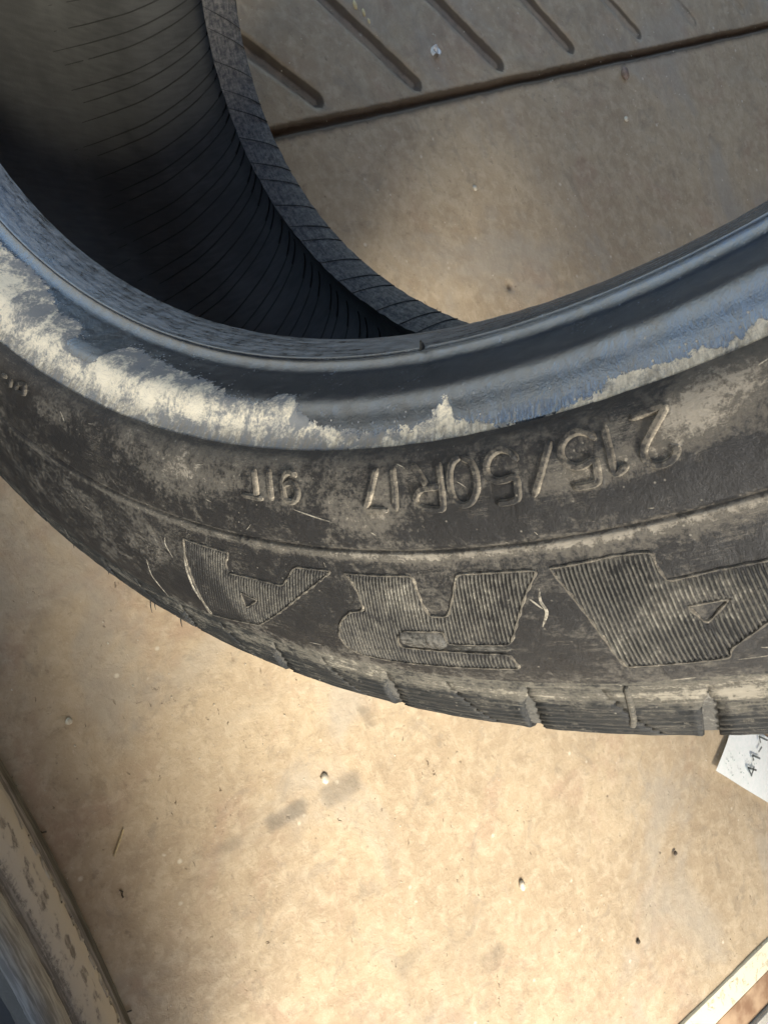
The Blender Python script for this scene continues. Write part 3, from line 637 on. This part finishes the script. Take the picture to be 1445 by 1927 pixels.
# raised lettering fragments on the second tyre
def surf2(th, r, h):
    q = np.array(P2); zz_ = np.interp(r, q[:, 0], q[:, 1]); a = math.radians(th)
    return np.array([r*math.cos(a), r*math.sin(a), zz_ + h])*MM + OFF2
def glyph2(strk):
    V, F, A = [], [], []
    for P in strk:
        P = np.array(P, float); d = np.r_[0, np.cumsum(np.hypot(np.radians(np.diff(P[:, 0]))*280, np.diff(P[:, 1])))]; t = np.linspace(0, d[-1], max(4, int(d[-1]/.8)))
        Q = np.stack([np.interp(t, d, P[:, 0]), np.interp(t, d, P[:, 1])], 1); b = len(V)
        for i in range(len(Q)):
            g0 = Q[min(i+1, len(Q)-1)] - Q[max(i-1, 0)]; tv = np.array([math.radians(g0[0])*280, g0[1]]); tv /= np.linalg.norm(tv)+1e-9
            for w_, h_ in ((-.9, -.2), (-.45, 1.0), (.45, 1.0), (.9, -.2)):
                a = Q[i, 0] - math.degrees(tv[1]*w_/280); r = Q[i, 1] + tv[0]*w_
                V.append(surf2(a, r, h_)); A.append((math.radians(a)*RU, r, 0))
        for i in range(len(Q)-1):
            for q in range(3): F.append((b+i*4+q, b+i*4+q+1, b+i*4+q+5, b+i*4+q+4))
    mesh('raised_character', V, F, M2S, t2, {'ts': np.array(A), 'chalk': np.full(len(V), .75), 'brown': np.zeros(len(V))})
CX = [[(0, 0), (0, 9), (2, 9), (2, 0)], [(0, 0), (1.8, 0), (1.8, 9), (0, 9), (0, 0)], [(1.8, 1), (.4, 0), (0, 4.5), (.5, 9), (1.8, 8)], [(0, 9), (1, 0), (2, 9)], [(0, 0), (0, 9), (1.7, 7), (0, 5)]]
for i in range(14):
    g_ = CX[i % 5]; glyph2([[(-114 + i*2.9 + x, 270 + y) for x, y in g_]])

# ------------------------------------------------------------------ ground with the grooved slab
def axis(lo, hi, st, far_):
    a = np.arange(lo, hi, st); g1 = [hi]; d = st
    while g1[-1] < far_: d *= 1.6; g1.append(g1[-1] + d)
    g0 = [lo]; d = st
    while g0[-1] > -far_: d *= 1.6; g0.append(g0[-1] - d)
    return np.r_[np.array(g0[1:])[::-1], a, np.array(g1)]
gx = axis(-.22, .90, .002, 60); gy = axis(-.20, .90, .002, 60)
X, Yg = np.meshgrid(gx, gy, indexing='ij')
near_ = (X > -.219) & (X < .897) & (Yg > -.199) & (Yg < .897)
jw = fbm(X * 30 + 20, Yg * 30 + 20, 31) - .5
yj = Yg + 0
xj = -0.0063 - (Yg - .152) * (.134 / .682) + .0022 * jw            # joint line
dj = (X - xj) * .981
h = -.0060 * np.exp(-(dj / .0026) ** 4) * near_
dirt = 1.5 * np.exp(-(dj / .0042) ** 2) * near_ + .55 * np.exp(-((dj - .003) / .009) ** 2) * near_
FL = [((-.0292, .195), (42, 55)), ((-.0457, .2907), (67, 72)), ((-.0671, .3877), (59, 65)), ((-.0886, .4846), (52, 56)), ((-.110, .590), (48, 56)), ((-.131, .690), (48, 56)), ((-.152, .79), (48, 56))]
for (px, py), (dx, dy) in FL:
    L_ = math.hypot(dx, dy); dx, dy = dx / L_, dy / L_
    a = (X - px) * dx + (Yg - py) * dy; b = -(X - px) * dy + (Yg - py) * dx + .0012 * jw
    dd = np.where(a > -.004, np.hypot(a + .004, b), np.abs(b))
    dd = dd + .0016 * (fbm(X * 120 + 40, Yg * 120 + 40, 61) - .5); m = 1 / (1 + np.exp((dd - .0060) / .0011)) * (a > -.6) * max(.35, 1 - max(0, py - .45) / .40)
    h = h - .0040 * m * near_
    dirt = dirt + 1.2 * max(.35, 1 - max(0, py - .45) / .40) * np.exp(-((dd - .0055) / .0020) ** 2) * near_ * (b > -.003) + .48 * m * near_
h = h + .0011 * (fbm(X * 14 + 30, Yg * 14 + 30, 41) - .5) * near_
# pits and scars
for px, py, r_, dp in ((.1217, .3346, .0042, .003), (.6426, .3604, .003, .002), (.335, .02, .002, .001), (.56, .30, .002, .001)):
    m = np.exp(-((X - px) ** 2 + (Yg - py) ** 2) / r_ ** 2); h = h - dp * m; dirt = dirt + .8 * m
def box(cx, cy, hx, hy, ang, soft=.0015):
    c, s_ = math.cos(ang), math.sin(ang); a = (X - cx) * c + (Yg - cy) * s_; b = -(X - cx) * s_ + (Yg - cy) * c
    return 1 / (1 + np.exp((np.abs(a) - hx) / soft)) / (1 + np.exp((np.abs(b) - hy) / soft))
stain = 0 * X + .38 * (dj < -.002) * near_ * (Yg > .0)
for cx, cy, hx, hy, wgt in ((.4442, .0255, .0065, .0150, .80), (.4440, -.016, .0055, .0120, .55), (.4450, .0680, .0085, .0160, .55), (.4080, .1020, .0085, .0065, .5), (.4290, .1100, .0110, .0060, .35), (.600, .115, .030, .045, .30), (.63, .19, .02, .05, .25), (.4445, -.042, .005, .010, .32), (.398, .098, .006, .004, .4), (.412, .128, .007, .004, .35), (.424, .134, .004, .007, .35), (.405, .152, .006, .004, .3), (.420, .160, .004, .008, .33), (.438, .150, .006, .004, .3), (.412, .182, .006, .004, .28), (.428, .188, .004, .007, .3), (.450, .178, .005, .004, .25), (.436, .215, .004, .008, .25), (.458, .208, .006, .004, .22)):
    stain = stain + 1.15 * wgt * box(cx, cy, hx, hy, .04 if hx > .0066 or cx > .435 else .5)
for i in range(60):
    cx, cy = rng.uniform(.3, .86), rng.uniform(-.1, .46); r_ = rng.uniform(.004, .014)
    stain = stain + rng.uniform(.08, .24) * np.exp(-(((X - cx) ** 2 + (Yg - cy) ** 2) / r_ ** 2))
V = np.stack([X, Yg, h], -1).reshape(-1, 3)
gr = mesh('ground', V, grid_faces(len(gx), len(gy)), M_GROUND, None, {'stain': stain.ravel(), 'dirt': dirt.ravel()})
gr['kind'] = 'structure'

# painted sill strip at the lower right, with groove and kerb ------------------------------
def barbox(name, x0, x1, y0, y1, z0, z1, mat, ny=60, wob=.00012, parent=None):
    ys = np.linspace(y0, y1, ny); V = []; F = []
    for j, y in enumerate(ys):
        n0 = wob * math.sin(j * 1.7) + wob * random.uniform(-1, 1)
        for x, z in ((x0 + n0, z0), (x0 + n0, z1 - .001), (x0 + n0 + .001, z1), (x1 - .001, z1), (x1, z1 - .001), (x1, z0)): V.append((x, y, z))
    for j in range(ny - 1):
        for q in range(5): F.append((j*6+q, j*6+q+1, j*6+q+7, j*6+q+6))
    F.append(tuple(range(6))); F.append(tuple((ny-1)*6+q for q in range(5, -1, -1)))
    return mesh(name, V, F, mat, parent, smooth=False)
sill = thing('door_sill', 'worn cream painted door sill crossing the lower right corner', 'door sill', (.79, .4, 0))
for nm_, a, b, z, mt in (('sill_plate', .7800, .8060, .0022, M_SILL), ('rusty_channel', .8062, .8350, .0012, M_RUST), ('kerb_strip', .8352, .92, .005, M_KERB)):
    o = barbox(nm_, a - .79, b - .79, -1.4, 1.4, -.003, z, mt, 700, parent=sill)
bolt_V = []; F = []
for rr, zz_ in ((.0, .0062), (.0036, .006), (.0052, .0048), (.0056, .003)):
    for q in range(18): bolt_V.append((rr*math.cos(q*math.tau/18), rr*math.sin(q*math.tau/18), zz_))
for i in range(3):
    for q in range(18): F.append((i*18+q, i*18+(q+1) % 18, (i+1)*18+(q+1) % 18, (i+1)*18+q))
mesh('sill_bolt', bolt_V, F, M_SILL, sill, loc=(.7975-.79, .331-.4, 0))

# paper tag ------------------------------------------------------------------------------
tagc = (.590, .470)
pt = thing('paper_tag', 'white printed paper tag reading 41-1 poking out below the tyre at the right', 'paper tag', (tagc[0], tagc[1], .002))
# tag corners from the photo laid on the floor
def fl(u, v):
    """photo pixel direction -> floor point, used once to size the tag"""
    d = Matrix(CR) @ Vector((u - 722.5, 963.5 - v, -1413.194)); t = .468108 / -d.z
    return Vector((.240265 + d.x * t, -.127291 + d.y * t))
c0 = fl(1337, 1448); c1 = fl(1378, 1352); ed = (c1 - c0).normalized(); wv = fl(1445, 1513) - c0; wv = wv.normalized()
nu, nv = 24, 18; V = []; LW, LH = .12, .060
for i in range(nu):
    for j in range(nv):
        p = c0 + ed * (LH * j / (nv-1)) + wv * (LW * i / (nu-1))
        z = .0010 + .0022 * (1 - i/(nu-1)) ** 2 * (1 - j/(nv-1)) + .0004 * math.sin(i*.5 + j*.3)
        V.append((p.x - tagc[0], p.y - tagc[1], z))
sheet = mesh('paper_sheet', V, grid_faces(nu, nv), M_PAPER, pt)
def tagmark(strk, wd, mat, name):
    V, F = [], []
    for P in strk:
        for (a, b), (c, d) in zip(P[:-1], P[1:]):
            p0 = c0 + ed*a + wv*b; p1 = c0 + ed*c + wv*d; t = (p1-p0); 
            if t.length < 1e-6: continue
            t.normalize(); n_ = Vector((-t.y, t.x))*wd*.5; p0 = p0 - t*wd*.3; p1 = p1 + t*wd*.3; b0 = len(V)
            for p in (p0-n_, p0+n_, p1+n_, p1-n_): V.append((p.x-tagc[0], p.y-tagc[1], .0042))
            F.append((b0, b0+1, b0+2, b0+3))
    return mesh(name, V, F, mat, pt, smooth=False)
def tagpx(P): # photo pixels -> (ed, wv) coords
    out = []
    for u, v in P:
        q = fl(u, v) - c0; dt = ed.x*wv.y - ed.y*wv.x; out.append(((q.x*wv.y - q.y*wv.x)/dt, (ed.x*q.y - ed.y*q.x)/dt))
    return out
CHARS = [[[(1411, 1447), (1396, 1442), (1402, 1457)], [(1402, 1457), (1407, 1441)]], [[(1418, 1425), (1404, 1419), (1406, 1428)]], [[(1416, 1412), (1421, 1404)]], [[(1432, 1391), (1417, 1384), (1419, 1395)]], [[(1440, 1381), (1434, 1377)]]]
for c_ in CHARS: tagmark([tagpx(P) for P in c_], .0019, M_INK, 'printed_character')
sp_ = []
for i in range(26):
    a, b = random.uniform(.004, .03), random.uniform(.006, .05); sp_.append([(a, b), (a + random.uniform(-.0015, .0015), b + .001)])
o = tagmark(sp_, .0009, M_INKP, 'faint_print'); o['kind'] = 'stuff'

# litter on the floor ---------------------------------------------------------------------
def pebble(x, y, r, mat, label, cat='pebble', flat=.6, seed=0, st_=(1, 1), name='pebble', group=None):
    rg = np.random.default_rng(seed + 50); V = []; F = []; nl, nm = 7, 10
    for i in range(nl + 1):
        ph = math.pi * i / nl
        for j in range(nm):
            a = math.tau * j / nm; q = r * (1 + .22 * (rg.random() - .5))
            V.append((q*math.sin(ph)*math.cos(a)*st_[0], q*math.sin(ph)*math.sin(a)*st_[1], q*math.cos(ph)*flat + r*flat*.8))
    for i in range(nl):
        for j in range(nm): F.append((i*nm+j, i*nm+(j+1) % nm, (i+1)*nm+(j+1) % nm, (i+1)*nm+j))
    o = mesh(name, V, F, mat, None, loc=(x, y, 0)); return info(o, label, cat, group)
pebble(.0378, .322, .0023, M_PEB, 'tiny pale pebble alone on the dark floor seen through the tyre', seed=1)
pebble(-.0689, .5493, .0050, M_PEBD, 'oval brown pebble lying just below the floor joint', seed=2, st_=(1.3, .8))
pebble(-.0243, .5362, .0026, M_PEB, 'small pinkish crumb below the brown pebble near the joint', seed=3)
pebble(.3343, -.0816, .0021, M_PEB, 'round cream pebble on the shaded floor left of the sunlit patch', seed=4)
pebble(.4329, .0578, .0031, M_PEB, 'cream stone beside the grey rubber marks', seed=5, st_=(1.2, .9))
pebble(.5815, .1907, .0032, M_PEB, 'cream stone in the middle of the lower right floor', seed=6, st_=(1.3, .8))
pebble(.6426, .3604, .0022, M_BIT, 'dark bit of grit on the bright floor right of the cream stones', 'grit', seed=7, name='grit')
pebble(.6880, .2920, .0022, M_BIT, 'dark brown speck near the sill at the lower right', 'grit', seed=8, name='grit')
# curled white chip
V, F = [], []
for i in range(14):
    a = math.radians(20 + 290 * i / 13)
    for rr, zz_ in ((.0016, .0012), (.0027, .0035), (.0048, .0042), (.0053, .0008)): V.append((rr*math.cos(a)*.9, rr*math.sin(a)*.75, zz_*(1+.2*math.sin(i))))
for i in range(13):
    for q in range(3): F.append((i*4+q, i*4+q+1, (i+1)*4+q+1, (i+1)*4+q))
info(mesh('paint_chip', V, F, M_CHIP, None, loc=(-.0737, .3159, 0)), 'bright white curled chip lying on the grooved slab', 'chip')
def straw(P, r, mat, label, name='straw', cat='straw'):
    V, F = [], []; n = len(P)
    for i, (x, y, z) in enumerate(P):
        t = Vector(P[min(i+1, n-1)]) - Vector(P[max(i-1, 0)]); t.normalize(); s_ = t.cross(Vector((0, 0, 1))).normalized(); u_ = s_.cross(t)
        for q in range(6):
            v = Vector((x, y, z)) + s_*r*math.cos(q*1.0472) + u_*r*math.sin(q*1.0472); V.append(tuple(v - Vector(P[0])))
    for i in range(n-1):
        for q in range(6): F.append((i*6+q, i*6+(q+1) % 6, (i+1)*6+(q+1) % 6, (i+1)*6+q))
    F.append(tuple(range(6))); F.append(tuple((n-1)*6+q for q in range(5, -1, -1)))
    info(mesh(name, V, F, mat, None, loc=P[0]), label, cat)
straw([(.4175, -.0789, .001), (.4140, -.0765, .0014), (.4095, -.0730, .0012), (.4054, -.0703, .001)], .0006, M_STRAW, 'short dry straw lying on the floor right of the standing tyre')
def fpt(u, v, z=.0008): p = fl(u, v); return (p.x, p.y, z)
straw([fpt(225, 1675), fpt(231, 1677), fpt(229, 1683), fpt(232, 1688)], .0004, M_BIT, 'dark curled fibre below the short straw', 'fibre', 'fibre')
straw([fpt(232, 1906), fpt(240, 1903), fpt(248, 1900)], .0005, M_BIT, 'dark splinter on the floor at the bottom left edge', 'splinter', 'splinter')
straw([fpt(74, 1563), fpt(80, 1566), fpt(88, 1564)], .0005, M_BIT, 'dark bent fibre touching the standing tyre', 'fibre', 'fibre')
for i, (u, v, r_) in enumerate(((668, 10, .0022), (684, 24, .0018), (694, 40, .0014))):
    x, y, _ = fpt(u, v); pebble(x, y, r_, M_GOLD, ('gold flake at the top edge on the grooved slab', 'gold flake between two others on the grooved slab', 'lowest gold flake of the three on the grooved slab')[i], 'flake', .3, 20 + i, (1.7, .8), 'metal_flake', 'gold flakes on the grooved slab')
# fine grit scattered over the whole floor: uncountable
V, F = [], []
OCT = [(1, 0, 0), (0, 1, 0), (-1, 0, 0), (0, -1, 0), (0, 0, 1)]
for i in range(1500):
    x, y = rng.uniform(-.2, .86), rng.uniform(-.15, .85); r_ = 10 ** rng.uniform(-3.75, -3.15); b = len(V); a = rng.uniform(0, 6)
    for ox, oy, oz in OCT:
        V.append((x + r_*(ox*math.cos(a) - oy*math.sin(a))*1.3, y + r_*(ox*math.sin(a) + oy*math.cos(a)), oz*r_*1.1 + .0002))
    F += [(b, b+1, b+4), (b+1, b+2, b+4), (b+2, b+3, b+4), (b+3, b, b+4)]
gt = mesh('sand_grit', V, F, M_PEB, None, smooth=False); info(gt, 'fine sand and grit scattered over the concrete floor', 'grit', None, 'stuff')

# ------------------------------------------------------------------ unseen panel and wall, added only to shade the floor behind the tyre
SHADE_PANEL = True
if SHADE_PANEL:
    def slab(name, x0, x1, y0, y1, z0, z1, mat):
        V = [(x, y, z) for x in (x0, x1) for y in (y0, y1) for z in (z0, z1)]
        F = [(0, 1, 3, 2), (4, 6, 7, 5), (0, 4, 5, 1), (2, 3, 7, 6), (0, 2, 6, 4), (1, 5, 7, 3)]
        o = mesh(name, V, F, mat, None, smooth=False); o['kind'] = 'structure'; return o
    def panel_edge_y(x): return -.11 + .42 * (x - .81)
    V = [(x, y, z) for z in (.90, .93) for x, y in ((-.5, panel_edge_y(-.5)), (4, panel_edge_y(4)), (4, 5), (-.5, 5))]
    F = [(0, 3, 2, 1), (4, 5, 6, 7)] + [(i, (i + 1) % 4, (i + 1) % 4 + 4, i + 4) for i in range(4)]
    mesh('added_shade_panel', V, F, M_SHADE_BOARD, None, smooth=False)['kind'] = 'structure'

    mesh('added_shade_wall', [(x, y, z) for x in (-1.2, 4) for y in (1.6, 1.65) for z in (.005, .897)], [(0, 1, 3, 2), (4, 6, 7, 5), (0, 4, 5, 1), (2, 3, 7, 6), (0, 2, 6, 4), (1, 5, 7, 3)], M_SHADE_BOARD, None, smooth=False)['kind'] = 'structure'  # added out of view to cut sky light from the back
